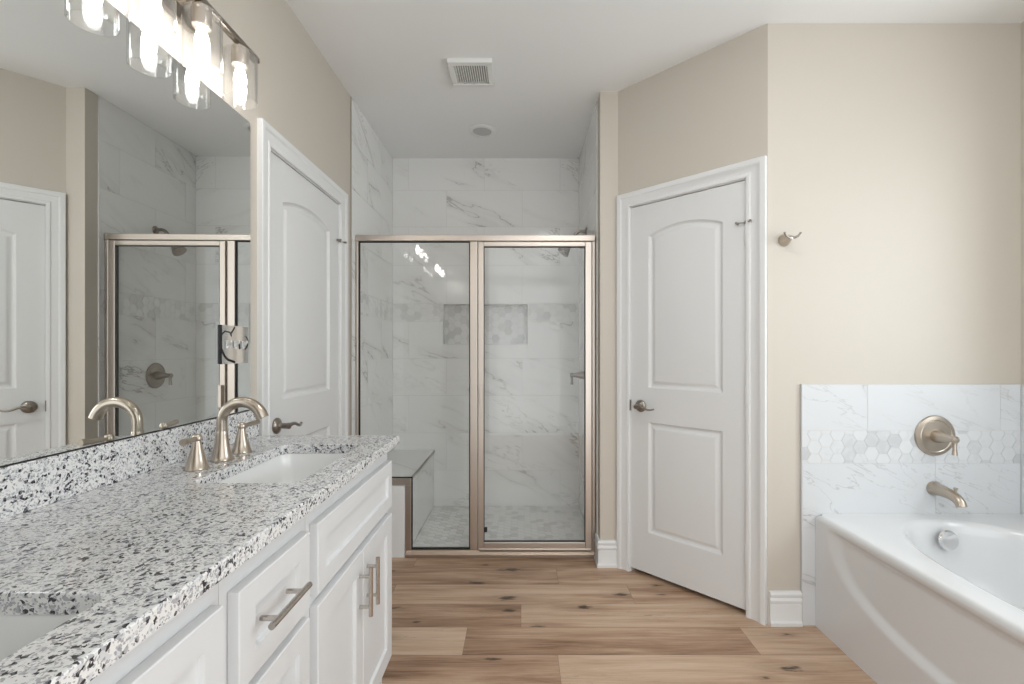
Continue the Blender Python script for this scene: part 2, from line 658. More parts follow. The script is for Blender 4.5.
# right wall with the window over the tub
WY0, WY1, WZ0, WZ1 = 0.45, 1.65, 1.02, 2.20
b = MB()
b.box(XR, XR + 0.12, YBACK - 0.2, WY0, 0, ZC)
b.box(XR, XR + 0.12, WY1, YT, 0, ZC)
b.box(XR, XR + 0.12, WY0, WY1, 0, WZ0)
b.box(XR, XR + 0.12, WY0, WY1, WZ1, ZC)
struct(b.build('wall_right', M_WALL), 'beige wall along the tub with a window', 'wall')
w = thing('window_1', 'white framed window over the long side of the tub', 'window', kind='structure')
b = MB()
for (a0, a1, c0, c1) in ((WY0, WY0 + 0.05, WZ0, WZ1), (WY1 - 0.05, WY1, WZ0, WZ1), (WY0 + 0.05, WY1 - 0.05, WZ0, WZ0 + 0.05), (WY0 + 0.05, WY1 - 0.05, WZ1 - 0.05, WZ1)):
    b.box(XR + 0.05, XR + 0.09, a0, a1, c0, c1)
b.build('window_frame', M_TRIM, w)
MB().box(XR + 0.067, XR + 0.072, WY0 + 0.05, WY1 - 0.05, WZ0 + 0.05, WZ1 - 0.05).build('window_pane', M_PANE, w)
MB().box(XR - 0.02, XR + 0.05, WY0 - 0.03, WY1 + 0.03, WZ0 - 0.025, WZ0).build('window_sill', M_TRIM, w)

# return wall that closes the vanity alcove, beside the camera
struct(MB().box(XL, -0.40, -0.16, -0.04, 0, ZC).build('wall_near', M_WALL), 'beige return wall closing the near end of the vanity', 'wall')

# ------------------------------------------------------------------ casings, baseboards, doors
CAS = [(0, 0.0), (0, 0.011), (0.004, 0.0135), (0.014, 0.0135), (0.018, 0.010), (0.048, 0.014), (0.054, 0.020), (0.060, 0.0215), (0.074, 0.0215), (0.076, 0.019), (0.076, 0.0)]


def casing(x0, x1, h, parent, k0=1.0, k1=1.0):
    rings = []
    path = [(x0, -k0, 0, 0), (x0, -k0, h, 1), (x1, k1, h, 1), (x1, k1, 0, 0)]
    for (px, sx, pz, sz) in path:
        rings.append([(px + sx * u, -wd, pz + sz * u) for u, wd in CAS])
    return MB().loft(rings, True, True, True).build('door_casing', M_TRIM, parent, smooth=35)


def contour(x0, x1, z0, z1, rise, d, n=16):
    """arch-topped rectangle inset by d"""
    pts = [(x0 + d, z0 + d), (x1 - d, z0 + d)]
    xa, xb, zs = x1 - d, x0 + d, z1 - d
    if rise <= 0:
        return pts + [(xa, zs), (xb, zs)]
    half = (x1 - x0) / 2 - d
    cx = (x0 + x1) / 2
    rr = (((x1 - x0) / 2) ** 2 + rise ** 2) / (2 * rise) - d
    cz = z1 + rise - d - rr
    for k in range(n + 1):
        xx = half * math.cos(PI * k / n) if False else half - 2 * half * k / n
        pts.append((cx + xx, cz + math.sqrt(max(rr * rr - xx * xx, 0))))
    return pts


PROF = [(0.0, 0.0), (0.003, 0.004), (0.009, 0.0105), (0.015, 0.0125), (0.020, 0.0115), (0.030, 0.006), (0.038, 0.0025), (0.042, 0.002)]


def panel_door(name_kind, label, x0, x1, yf, loc, rz, casing_x, stile=0.112, k1=1.0):
    root = thing(name_kind, label, 'door', loc, rz, kind='structure')
    casing(casing_x[0], casing_x[1], DH, root, 1.0, k1)
    # jamb lining with stop
    c0, c1 = casing_x
    jb = MB()
    jb.box(c0 - 0.012, c0 + 0.004, 0.0, 0.085, 0, DH)
    jb.box(c1 - 0.004, c1 + 0.012, 0.0, 0.085, 0, DH)
    jb.box(c0 - 0.012, c1 + 0.012, 0.0, 0.085, DH - 0.004, DH + 0.012)
    jb.build('door_jamb', M_TRIM, root)
    # slab
    z0, z1 = 0.024, 2.042
    pan = [(x0 + stile, x1 - stile, 1.037, 1.868, 0.042), (x0 + stile, x1 - stile, 0.245, 0.850, 0.0)]
    holes = [contour(*p, 0.0) for p in pan]
    pts, tris, li, P = triangulated_plate([(x0, z0), (x1, z0), (x1, z1), (x0, z1)], holes, 0, 0)
    mb = MB()
    mb.add([P(p, yf) for p in pts], tris)
    for p in pan:
        rings = [[(q[0], yf + dep, q[1]) for q in contour(*p, d)] for d, dep in PROF]
        mb.loft(rings, True, False, True)
    t = 0.035
    o = [(x0, z0), (x1, z0), (x1, z1), (x0, z1)]
    mb.add([P(p, yf) for p in o] + [P(p, yf + t) for p in o], [(0, 1, 5, 4), (1, 2, 6, 5), (2, 3, 7, 6), (3, 0, 4, 7), (4, 5, 6, 7)])
    bm_me = mb.build('door_panel', M_DOOR, root, fix=False)
    bm = bmesh.new()
    bm.from_mesh(bm_me.data)
    bmesh.ops.remove_doubles(bm, verts=bm.verts, dist=0.00005)
    bmesh.ops.recalc_face_normals(bm, faces=bm.faces)
    bm.to_mesh(bm_me.data)
    bm.free()
    bm_me.data.polygons.foreach_set('use_smooth', [True] * len(bm_me.data.polygons))
    bm_me.data.set_sharp_from_angle(angle=math.radians(18))
    # lever handle near x0
    hx, hz = x0 + 0.062, 0.935
    h = MB()
    h.lathe([(0.0, 0.0), (0.033, 0.0), (0.0335, 0.004), (0.031, 0.009), (0.022, 0.014), (0.014, 0.017), (0.0115, 0.022), (0.0115, 0.045), (0.013, 0.050), (0.012, 0.058), (0.0, 0.060)], (hx, yf, hz), (0, -1, 0))
    hd = h.build('lever_handle', M_NICKEL_D, root, smooth=40)
    lv = MB()
    pp, rr = [], []
    for k in range(15):
        q = k / 14
        pp.append((hx - 0.004 + 0.112 * q, yf - 0.052 - 0.010 * math.sin(q * PI), hz + 0.007 * math.sin(q * 2.0 * PI) - 0.004 * q + (0.0 if q < 0.8 else 0)))
        rr.append(0.0105 - 0.0045 * q)
    lv.tube(pp, rr, 14, True, 0.75)
    lv.build('lever', M_NICKEL_D, hd, smooth=50)
    # strike plate on the jamb edge
    MB().box(c0 + 0.0006, x0 + 0.0008, -0.004, yf + 0.0, hz - 0.030, hz + 0.030).build('strike_plate', M_NICKEL_D, root)
    # hinges on the x1 side
    for zh in (1.79, 1.035, 0.29):
        hb = MB()
        hb.tube([(x1 + 0.003, yf - 0.007, zh - 0.045), (x1 + 0.003, yf - 0.007, zh + 0.045)], 0.0058, 12)
        for q in (-0.018, 0.018, -0.046, 0.046):
            hb.tube([(x1 + 0.003, yf - 0.007, zh + q - 0.001), (x1 + 0.003, yf - 0.007, zh + q + 0.001)], 0.0066, 12)
        hb.box(x1 - 0.001, x1 + 0.006, yf - 0.004, yf + 0.02, zh - 0.044, zh + 0.044)
        hg = hb.build('hinge', M_TRIM if zh < 1.7 else M_TRIM, root, smooth=40)
        if zh > 1.7:       # hinge pin door stop
            st = MB()
            zz = zh + 0.052
            st.tube([(x1 + 0.003, yf - 0.007, zz - 0.006), (x1 + 0.003, yf - 0.007, zz + 0.008)], 0.007, 12)
            st.tube([(x1 + 0.003, yf - 0.007, zz), (x1 - 0.034, yf - 0.022, zz)], 0.0028, 8)
            st.tube([(x1 + 0.003, yf - 0.007, zz), (x1 + 0.030, yf - 0.026, zz)], 0.0028, 8)
            st.tube([(x1 - 0.034, yf - 0.030, zz), (x1 - 0.034, yf - 0.006, zz)], 0.0055, 10)
            st.tube([(x1 + 0.030, yf - 0.034, zz), (x1 + 0.030, yf - 0.022, zz)], 0.0055, 10)
            st.build('door_stop', M_NICKEL_D, root, smooth=40)
    return root


panel_door('door_1', 'white arched two panel door beyond the vanity end', 1.849, 2.561, 0.004, (XL, 0, 0), PI / 2, (DL0, DL1), 0.115)
panel_door('door_2', 'white arched two panel door in the angled wall', 0.873, 1.489, 0.004, (0, A45, 0), -PI / 4, (DA0, DA1), 0.108, 1.16)

BASE = [(0.0, 0.0), (0.020, 0.0), (0.020, 0.014), (0.015, 0.020), (0.0135, 0.024), (0.0135, 0.094), (0.0115, 0.097), (0.0115, 0.101), (0.0165, 0.104), (0.018, 0.114), (0.015, 0.121), (0.0115, 0.124), (0.0115, 0.128), (0.0155, 0.132), (0.0165, 0.142), (0.012, 0.150), (0.006, 0.153), (0.0, 0.153)]


def baseboard(path, name, label):
    """path: list of (x, y, nx, ny): points on the wall with the mitre direction out of it"""
    rings = [[(x + nx * d, y + ny * d, z) for d, z in BASE] for x, y, nx, ny in path]
    return struct(MB().loft(rings, True, True, True).build(name, M_TRIM, smooth=30), label, 'baseboard')


baseboard([(BX + 0.004, YT, 0, -1), (1.268, YT, 0, -1)], 'baseboard_far', 'short white baseboard between angled door and tub tile')
baseboard([(XSR + 0.0, AY + 0.10, -1, 0), (XSR, AY, -1, -1), (AX - 0.012, AY, 0, -1)], 'baseboard_corner', 'white baseboard wrapping the narrow wall beside the shower')
baseboard([(XL, 2.648, 1, 0), (XL, 2.731, 1, 0)], 'baseboard_left', 'white baseboard stub between left door and shower')


# ------------------------------------------------------------------ tiles
def clip_poly(poly, x0, x1, y0, y1):
    def cl(p, ins, inter):
        out = []
        for i in range(len(p)):
            a, c = p[i - 1], p[i]
            if ins(c):
                if not ins(a):
                    out.append(inter(a, c))
                out.append(c)
            elif ins(a):
                out.append(inter(a, c))
        return out

    def ix(v):
        return lambda a, c: (v, a[1] + (c[1] - a[1]) * (v - a[0]) / (c[0] - a[0]))

    def iy(v):
        return lambda a, c: (a[0] + (c[0] - a[0]) * (v - a[1]) / (c[1] - a[1]), v)
    for ins, f in ((lambda p: p[0] >= x0, ix(x0)), (lambda p: p[0] <= x1, ix(x1)), (lambda p: p[1] >= y0, iy(y0)), (lambda p: p[1] <= y1, iy(y1))):
        if len(poly) < 3:
            return []
        poly = cl(poly, ins, f)
    return poly


def sub_rect(r, h):
    x0, x1, y0, y1 = r
    a0, a1, c0, c1 = h
    if a0 >= x1 or a1 <= x0 or c0 >= y1 or c1 <= y0:
        return [r]
    out = []
    if x0 < a0:
        out.append((x0, a0, y0, y1))
    if x1 > a1:
        out.append((a1, x1, y0, y1))
    m0, m1 = max(x0, a0), min(x1, a1)
    if y0 < c0:
        out.append((m0, m1, y0, c0))
    if y1 > c1:
        out.append((m0, m1, c1, y1))
    return out


class TileWall:
    """u along the wall, v up, n toward the room; o on the tile face"""

    def __init__(s, o, u, v, n):
        s.o, s.u, s.vv, s.n = Vector(o), Vector(u), Vector(v), Vector(n)
        s.mb = MB()

    def P(s, a, c, d=0.0):
        return s.o + s.u * a + s.vv * c + s.n * d

    def poly(s, poly, m, d0=-0.004, d1=0.0):
        n = len(poly)
        s.mb.cur_m = m
        v = [s.P(p[0], p[1], d1) for p in poly] + [s.P(p[0], p[1], d0) for p in poly]
        f = [tuple(range(n))] + [(i, n + i, n + (i + 1) % n, (i + 1) % n) for i in range(n)]
        s.mb.add(v, f)

    def rect_row(s, u0, u1, v0, v1, joint, holes=(), width=0.586, g=0.0011):
        x = joint - width * math.ceil((joint - u0) / width)
        while x < u1:
            xa, xb = max(x, u0), min(x + width, u1)
            if xb - xa > 0.004:
                s.mb.cur_seed = (random.random(), random.random(), random.random())
                rs = [(xa, xb, v0, v1)]
                for h in holes:
                    rs = [q for r in rs for q in sub_rect(r, h)]
                for (p0, p1, q0, q1) in rs:
                    if p1 - p0 > 0.003 and q1 - q0 > 0.003:
                        s.poly([(p0 + g, q0 + g), (p1 - g, q0 + g), (p1 - g, q1 - g), (p0 + g, q1 - g)], 0)
            x += width

    def hexes(s, u0, u1, v0, v1, f=0.058, m=1, phase=(0, 0), g=0.0011, d0=-0.004, d1=0.0):
        R = f / math.sqrt(3)
        cx = 1.5 * R
        i0, i1 = math.floor((u0 - phase[0]) / cx) - 1, math.ceil((u1 - phase[0]) / cx) + 1
        for i in range(i0, i1 + 1):
            x = phase[0] + i * cx
            oy = phase[1] + (f / 2 if i % 2 else 0)
            j0, j1 = math.floor((v0 - oy) / f) - 1, math.ceil((v1 - oy) / f) + 1
            for j in range(j0, j1 + 1):
                yv = oy + j * f
                rr = R - g
                hx = [(x + rr * math.cos(PI / 3 * k), yv + rr * math.sin(PI / 3 * k)) for k in range(6)]
                pc = clip_poly(hx, u0 + 0.0006, u1 - 0.0006, v0 + 0.0006, v1 - 0.0006)
                if len(pc) >= 3:
                    s.mb.cur_seed = (random.random(), random.random(), random.random())
                    s.poly(pc, m, d0, d1)

    def slab(s, u0, u1, v0, v1, d0, d1, m):
        s.mb.cur_m = m
        v = [s.P(a, c, d) for d in (d1, d0) for a, c in ((u0, v0), (u1, v0), (u1, v1), (u0, v1))]
        s.mb.add(v, [(0, 1, 2, 3), (7, 6, 5, 4), (0, 4, 5, 1), (1, 5, 6, 2), (2, 6, 7, 3), (3, 7, 4, 0)])

    def build(s, name, mats):
        return s.mb.build(name, mats)


SH_ROWS = [2.479, 2.196, 1.898, 1.600]
LOW_ROWS = [1.463, 1.177, 0.890, 0.600, 0.310, 0.0]


def shower_rows(tw, u0, u1, joint, holes=(), skipband=()):
    edges = [ZC] + SH_ROWS
    k = 0
    for a, c in zip(edges[:-1], edges[1:]):
        tw.rect_row(u0, u1, c, a, joint + (0.293 if k % 2 else 0), holes)
        k += 1
    for a, c in zip(LOW_ROWS[:-1], LOW_ROWS[1:]):
        tw.rect_row(u0, u1, c, a, joint + (0.293 if k % 2 else 0), holes)
        k += 1


TM = [M_TILE, M_HEX, M_GROUT, M_FRAME, M_SLAB]
NI = (-0.606, 0.054, 1.283, 1.600)      # niche
# back
tw = TileWall((0, YB, 0), (1, 0, 0), (0, 0, 1), (0, -1, 0))
shower_rows(tw, -0.995, XSR, -0.87, [NI])
tw.hexes(-0.995, NI[0], 1.463, 1.600)
tw.hexes(NI[1], XSR, 1.463, 1.600)
for r in sub_rect((-1.15, 0.60, 0.0, ZC), NI):
    tw.slab(*r, -0.10, -0.0015, 2)
tw.slab(NI[0] - 0.02, NI[1] + 0.02, NI[2] - 0.02, NI[3] + 0.02, -0.12, -0.095, 2)
tw.hexes(NI[0], NI[1], NI[2], NI[3], d0=-0.096, d1=-0.090)
for (a0, a1, c0, c1) in ((NI[0] - 0.001, NI[0] + 0.003, NI[2], NI[3]), (NI[1] - 0.003, NI[1] + 0.001, NI[2], NI[3]), (NI[0], NI[1], NI[2] - 0.001, NI[2] + 0.006), (NI[0], NI[1], NI[3] - 0.003, NI[3] + 0.001)):
    tw.slab(a0, a1, c0, c1, -0.09, 0.0006, 4)
struct(tw.build('wall_back', TM), 'marble look tiled shower back wall with recessed niche', 'wall')
# left and right of the shower
tw = TileWall((-0.995, 0, 0), (0, 1, 0), (0, 0, 1), (1, 0, 0))
shower_rows(tw, 2.735, YB, 3.32)
tw.hexes(2.735, YB, 1.463, 1.600)
tw.slab(2.735, YB, 0, ZC, -0.145, -0.0015, 2)
tw.slab(2.732, 2.736, 0, ZC, -0.0048, 0.001, 3)
struct(tw.build('wall_shower_left', TM), 'marble look tiled wall over the shower bench', 'wall')
tw = TileWall((XSR - 0.006, 0, 0), (0, 1, 0), (0, 0, 1), (-1, 0, 0))
shower_rows(tw, 2.766, YB, 3.20)
tw.hexes(2.766, YB, 1.463, 1.600)
tw.slab(2.766, AY + 0.25, 0, ZC, -0.0055, -0.0015, 2)
tw.slab(AY + 0.25, YB, 0, ZC, -0.15, -0.0015, 2)
tw.slab(2.762, 2.767, 0, ZC, -0.0055, 0.001, 4)
struct(tw.build('wall_shower_right', TM), 'marble look tiled shower wall carrying the shower head', 'wall')
# shower floor
tw = TileWall((0, 0, 0.036), (1, 0, 0), (0, 1, 0), (0, 0, 1))
tw.hexes(-0.672, XSR - 0.008, 2.845, YB, f=0.052, m=0)
tw.slab(-0.672, XSR - 0.008, 2.845, YB, -0.06, -0.0015, 1)
struct(tw.build('floor_shower', [M_HEX, M_GROUT]), 'grey hexagon mosaic shower floor', 'floor')

# tub surround
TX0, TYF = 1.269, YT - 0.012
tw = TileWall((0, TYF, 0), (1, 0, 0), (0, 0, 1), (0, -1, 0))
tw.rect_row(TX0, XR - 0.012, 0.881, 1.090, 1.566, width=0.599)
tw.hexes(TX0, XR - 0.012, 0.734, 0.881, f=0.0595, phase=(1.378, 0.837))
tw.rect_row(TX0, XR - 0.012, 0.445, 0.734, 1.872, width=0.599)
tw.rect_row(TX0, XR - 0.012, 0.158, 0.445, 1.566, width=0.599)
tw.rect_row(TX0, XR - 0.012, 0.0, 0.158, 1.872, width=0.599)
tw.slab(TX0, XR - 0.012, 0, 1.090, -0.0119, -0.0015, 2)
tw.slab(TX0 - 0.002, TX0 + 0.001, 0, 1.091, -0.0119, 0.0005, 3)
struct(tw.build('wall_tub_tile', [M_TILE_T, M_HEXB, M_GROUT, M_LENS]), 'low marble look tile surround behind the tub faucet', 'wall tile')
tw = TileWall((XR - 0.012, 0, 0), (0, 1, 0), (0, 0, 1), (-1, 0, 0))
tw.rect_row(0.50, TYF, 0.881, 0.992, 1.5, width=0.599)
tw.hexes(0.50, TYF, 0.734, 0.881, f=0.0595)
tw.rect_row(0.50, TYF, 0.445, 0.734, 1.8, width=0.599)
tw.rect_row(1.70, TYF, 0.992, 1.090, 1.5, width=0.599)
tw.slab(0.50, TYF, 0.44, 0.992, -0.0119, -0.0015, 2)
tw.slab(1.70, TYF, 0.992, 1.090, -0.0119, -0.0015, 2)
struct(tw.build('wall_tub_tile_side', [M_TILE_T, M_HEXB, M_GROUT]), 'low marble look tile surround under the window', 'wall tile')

# ------------------------------------------------------------------ shower bench and its white front board
bench = thing('shower_bench', 'low marble topped bench built along the shower side', 'bench', (-0.84, 3.2, 0))
BX0, BX1, BZ = -0.993, -0.674, 0.470


def at(o, parent, inv=True):
    """keep world coordinates under a parent with a pure translation"""
    o.parent = parent
    o.matrix_parent_inverse = Matrix.Translation(-Vector(parent.location)) if parent.rotation_euler.z == 0 else parent.matrix_world.inverted()
    return o


at(MB().box(BX0, BX1 + 0.004, 2.846, YB - 0.002, BZ - 0.02, BZ).build('seat_slab', M_SLAB, bevel=0.001), bench)
tb = MB()
tb.box(BX0, BX1, 2.848, YB - 0.002, 0.0, BZ - 0.02)
at(tb.build('bench_side', M_TILE), bench)
at(MB().box(BX1 + 0.0035, BX1 + 0.0065, 2.846, YB - 0.003, BZ - 0.022, BZ + 0.0008).build('edge_trim', M_NICKEL_D), bench)

# ------------------------------------------------------------------ shower enclosure
enc = thing('shower_enclosure', 'champagne metal framed glass shower enclosure with hinged door', 'shower enclosure', (-0.28, 2.82, 0))
Y0, Y1, YG = 2.800, 2.840, 2.820
HZ0, HZ1 = 1.899, 1.935
XE = XSR - 0.008
e = MB()
e.box(-0.994, XE, Y0 - 0.004, Y1 + 0.004, HZ0, HZ1)
at(e.build('header', M_FRAME, bevel=0.004, seg=3), enc)
at(MB().box(-0.994, -0.979, Y0, Y1, BZ, HZ0).build('jamb', M_FRAME, bevel=0.003), enc)
at(MB().box(0.428, XE, Y0, Y1, 0.04, HZ0).build('jamb', M_FRAME, bevel=0.003), enc)
at(MB().box(-0.308, -0.262, Y0 + 0.004, Y1, 0.04, HZ0).build('post', M_FRAME, bevel=0.004, seg=3), enc)
s_ = MB()
s_.prism([(Y0 - 0.014, 0.0), (Y1 + 0.004, 0.0), (Y1 + 0.004, 0.044), (Y0 + 0.004, 0.040), (Y0 - 0.014, 0.018)], -0.694, XE, 'yz')
at(s_.build('sill', M_SILL, bevel=0.002), enc)
k = MB()
k.box(-0.994, -0.661, Y0, Y1, BZ - 0.040, BZ + 0.001)
k.box(-0.697, -0.661, Y0, Y1, 0.04, BZ - 0.040)
at(k.build('bench_rail', M_FRAME, bevel=0.004, seg=3), enc)
# fixed pane, notched over the bench
nt = [(-0.655, 0.050), (-0.311, 0.050), (-0.311, HZ0 - 0.004), (-0.975, HZ0 - 0.004), (-0.975, BZ + 0.005), (-0.655, BZ + 0.005)]
fp = at(MB().prism(nt, YG - 0.003, YG + 0.003, 'xz').build('fixed_pane', M_GLASS), enc)
gk = MB()
G = 0.0055
gk.box(-0.979, -0.979 + G, YG - 0.009, YG + 0.006, BZ + 0.001, HZ0)
gk.box(-0.979 + G, -0.308, YG - 0.009, YG + 0.006, HZ0 - G, HZ0)
gk.box(-0.308 - G, -0.308, YG - 0.009, YG + 0.006, 0.045, HZ0 - G)
gk.box(-0.661, -0.308 - G, YG - 0.009, YG + 0.006, 0.0435, 0.0435 + G)
gk.box(-0.661, -0.661 + G, YG - 0.009, YG + 0.006, 0.0435 + G, BZ + 0.001 + G)
gk.box(-0.979 + G, -0.661, YG - 0.009, YG + 0.006, BZ + 0.001, BZ + 0.001 + G)
at(gk.build('gasket', M_BLACK), enc)
# hinged door
DX0, DX1, DZ0, DZ1 = -0.257, 0.425, 0.042, 1.893
IX0, IX1, IZ0, IZ1 = -0.224, 0.386, 0.090, 1.866
yd0, yd1 = Y0 - 0.006, Y0 + 0.022
d = MB()
d.box(DX0, IX0, yd0, yd1, DZ0, DZ1)
d.box(IX1, DX1, yd0, yd1, DZ0, DZ1)
d.box(IX0, IX1, yd0, yd1, IZ1, DZ1)
d.box(IX0, IX1, yd0, yd1, DZ0 + 0.01, IZ0)
d.box(DX0 + 0.004, DX1 - 0.004, yd0 - 0.006, yd0 + 0.006, DZ0, DZ0 + 0.012)
dr = at(d.build('shower_door', M_FRAME, bevel=0.003), enc)
bpy.context.view_layer.update()


def under(o, parent):
    bpy.context.view_layer.update()
    o.parent = parent
    o.matrix_parent_inverse = parent.matrix_world.inverted()
    return o


yg = (yd0 + yd1) / 2 + 0.003
under(MB().box(IX0 - 0.006, IX1 + 0.006, yg - 0.003, yg + 0.003, IZ0 - 0.006, IZ1 + 0.006).build('door_pane', M_GLASS), dr)
dk = MB()
dk.box(IX0, IX0 + 0.004, yd0 + 0.004, yd1 - 0.002, IZ0, IZ1)
dk.box(IX1 - 0.004, IX1, yd0 + 0.004, yd1 - 0.002, IZ0, IZ1)
dk.box(IX0, IX1, yd0 + 0.004, yd1 - 0.002, IZ1 - 0.004, IZ1)
dk.box(IX0, IX1, yd0 + 0.004, yd1 - 0.002, IZ0, IZ0 + 0.004)
under(dk.build('door_gasket', mat('grey_gasket', (0.10, 0.095, 0.09), 0.6)), dr)
pl = MB()
pl.box(IX0 - 0.022, IX0 - 0.004, yd0 - 0.022, yd0 - 0.016, 0.905, 1.035)
pl.box(IX0 - 0.022, IX0 - 0.016, yd0 - 0.018, yd0 + 0.001, 0.905, 1.035)
under(pl.build('door_pull', M_FRAME, bevel=0.0015), dr)
under(MB().box(IX0 + 0.002, IX0 + 0.020, yd0 + 0.002, yd0 + 0.024, 0.150, 0.175).build('door_catch', M_BLACK, bevel=0.001), dr)
# white board under the bench rail, outside the glass
kb = MB()
kb.box(-0.994, -0.6975, 2.790, 2.838, 0.0, BZ - 0.0405)
struct(kb.build('trim_bench_front', M_TRIM, bevel=0.002), 'white painted board closing the front of the shower bench', 'trim')

# shower head on the right wall
XW = XSR - 0.006
SHY = 3.20
sh = thing('shower_sprayer', 'brushed nickel shower head on a curved arm above the glass', 'shower head', (XW, SHY, 2.055))
at(MB().lathe([(0.0, 0), (0.030, 0), (0.029, 0.004), (0.016, 0.012), (0.0, 0.013)], (XW, SHY, 2.055), (-1, 0, 0)).build('flange', M_NICKEL_D, smooth=40), sh)
arm = []
for q in range(13):
    a = q / 12 * math.radians(58)
    arm.append((XW - 0.012 - 0.085 * math.sin(a) / math.sin(math.radians(58)) * 1.0, SHY, 2.055 + 0.012 * math.sin(q / 12 * PI) - 0.062 * (q / 12) ** 2))
at(MB().tube([(XW, SHY, 2.055)] + arm, 0.0105, 14).build('arm', M_NICKEL_D, smooth=50), sh)
ax = Vector((-0.62, 0, -0.78)).normalized()
p0 = Vector(arm[-1])
at(MB().lathe([(0.0, -0.004), (0.014, -0.002), (0.016, 0.014), (0.013, 0.022), (0.021, 0.042), (0.037, 0.080), (0.044, 0.098), (0.044, 0.107), (0.040, 0.109), (0.0, 0.107)], p0, ax).build('head', M_NICKEL_D, smooth=35), sh)


def round_valve(name, label, loc, nrm, dia, mtl, down=0.05):
    """round escutcheon with a conical handle and a hanging lever"""
    root = thing(name, label, 'valve', loc)
    nrm = Vector(nrm)
    r = dia / 2
    o = Vector(loc)
    esc = at(MB().lathe([(0, 0), (r, 0), (r, 0.004), (r * 0.97, 0.008), (r * 0.80, 0.0105), (r * 0.77, 0.009), (r * 0.74, 0.011), (r * 0.40, 0.0135), (0.030, 0.014), (0, 0.014)], o, nrm, 48).build('escutcheon', mtl, smooth=30), root)
    h = at(MB().lathe([(0.029, 0.014), (0.030, 0.020), (0.026, 0.036), (0.019, 0.062), (0.014, 0.082), (0.0125, 0.090), (0.0155, 0.094), (0.0155, 0.106), (0.010, 0.112), (0, 0.113)], o, nrm, 32).build('handle', mtl, smooth=35), root)
    tip = o + nrm * 0.099
    under(MB().tube([tip + Vector((0, 0, 0.012)), tip + Vector((0, 0, -0.014)), tip + Vector((0, 0, -0.035)), tip + Vector((0, 0, -0.014 - down))], [0.0075, 0.0085, 0.0075, 0.0105], 16).build('lever', mtl, smooth=40), h)
    return root


round_valve('shower_valve', 'round nickel shower valve with lever on the tiled wall', (XW, SHY, 1.070), (-1, 0, 0), 0.172, M_NICKEL_D)

# ------------------------------------------------------------------ vanity cabinets
XF, XB_ = -0.497, -0.4755        # face frame plane, front plane


def shaker(name, y0, y1, z0, z1, parent, stile=0.05, kind=0):
    """door or drawer front facing +x with a recessed flat panel"""
    xf, xb, rec, bv = XB_, XF + 0.001, 0.009, 0.003
    def ring(d, x):
        return [(x, y0 + d, z0 + d), (x, y1 - d, z0 + d), (x, y1 - d, z1 - d), (x, y0 + d, z1 - d)]
    mb = MB()
    mb.loft([ring(0, xb), ring(0, xf - 0.002), ring(0.002, xf), ring(stile, xf), ring(stile + bv, xf - rec)], True, True, True)
    o = mb.build(name, M_CAB)
    return at(o, parent) if parent.type == 'EMPTY' else under(o, parent)


def bar_pull(p0, p1, parent, inset=0.027):
    """straight bar pull from p0 to p1 standing off the front"""
    p0, p1 = Vector(p0), Vector(p1)
    t = (p1 - p0).normalized()
    mb = MB().tube([p0, p1], 0.0062, 16)
    for q in (p0 + t * inset, p1 - t * inset):
        mb.tube([(XB_ - 0.0005, q.y, q.z), (p0.x, q.y, q.z)], 0.005, 12)
    return under(mb.build('bar_pull', M_PULL, smooth=40), parent)


def carcass(y0, y1, parent, opens):
    """cabinet box and face frame; opens = list of (y0,y1,z0,z1) openings"""
    mb = MB()
    mb.box(XL + 0.002, XF - 0.02, y0, y0 + 0.016, 0.0, 0.8975)
    mb.box(XL + 0.002, XF - 0.02, y1 - 0.016, y1, 0.0, 0.8975)
    mb.box(XL + 0.002, XF - 0.02, y0 + 0.016, y1 - 0.016, 0.10, 0.118)
    mb.box(XL + 0.002, XL + 0.010, y0 + 0.016, y1 - 0.016, 0.118, 0.8975)
    mb.box(XF - 0.09, XF - 0.075, y0 + 0.016, y1 - 0.016, 0.0, 0.10)
    at(mb.build('cabinet_box', M_CAB), parent)
    pts, tris, li, P = triangulated_plate([(y0, 0.10), (y1, 0.10), (y1, 0.8975), (y0, 0.8975)], [[(a, c), (b_, c), (b_, d_), (a, d_)] for a, b_, c, d_ in opens], 0, 0, 'yz')
    fm = MB()
    fm.add([P(p, XF) for p in pts], tris)
    fm.add([P(p, XF - 0.02) for p in pts], tris)
    n = len(pts)
    o = len(fm.v) - 2 * n
    for lp in li:
        for i in range(len(lp)):
            j = (i + 1) % len(lp)
            fm.f.append([lp[i], lp[j], n + lp[j], n + lp[i]])
            fm.mi.append(0)
    at(fm.build('face_frame', M_CAB), parent)


def sink_base(y0, y1, fy0, fy1, label):
    root = thing('sink_base_cabinet', label, 'cabinet', (-0.77, (y0 + y1) / 2, 0))
    ym = (fy0 + fy1) / 2
    carcass(y0, y1, root, [(fy0 + 0.014, ym - 0.012, 0.135, 0.632), (ym + 0.012, fy1 - 0.014, 0.135, 0.632), (fy0 + 0.014, fy1 - 0.014, 0.685, 0.826)])
    shaker('false_front', fy0, fy1, 0.672, 0.840, root, 0.045)
    for (a, c, py) in ((fy0, ym - 0.0015, ym - 0.033), (ym + 0.0015, fy1, ym + 0.033)):
        dd = shaker('cabinet_door', a, c, 0.122, 0.646, root, 0.058)
        bar_pull((-0.442, py, 0.4635), (-0.442, py, 0.607), dd)
    return root


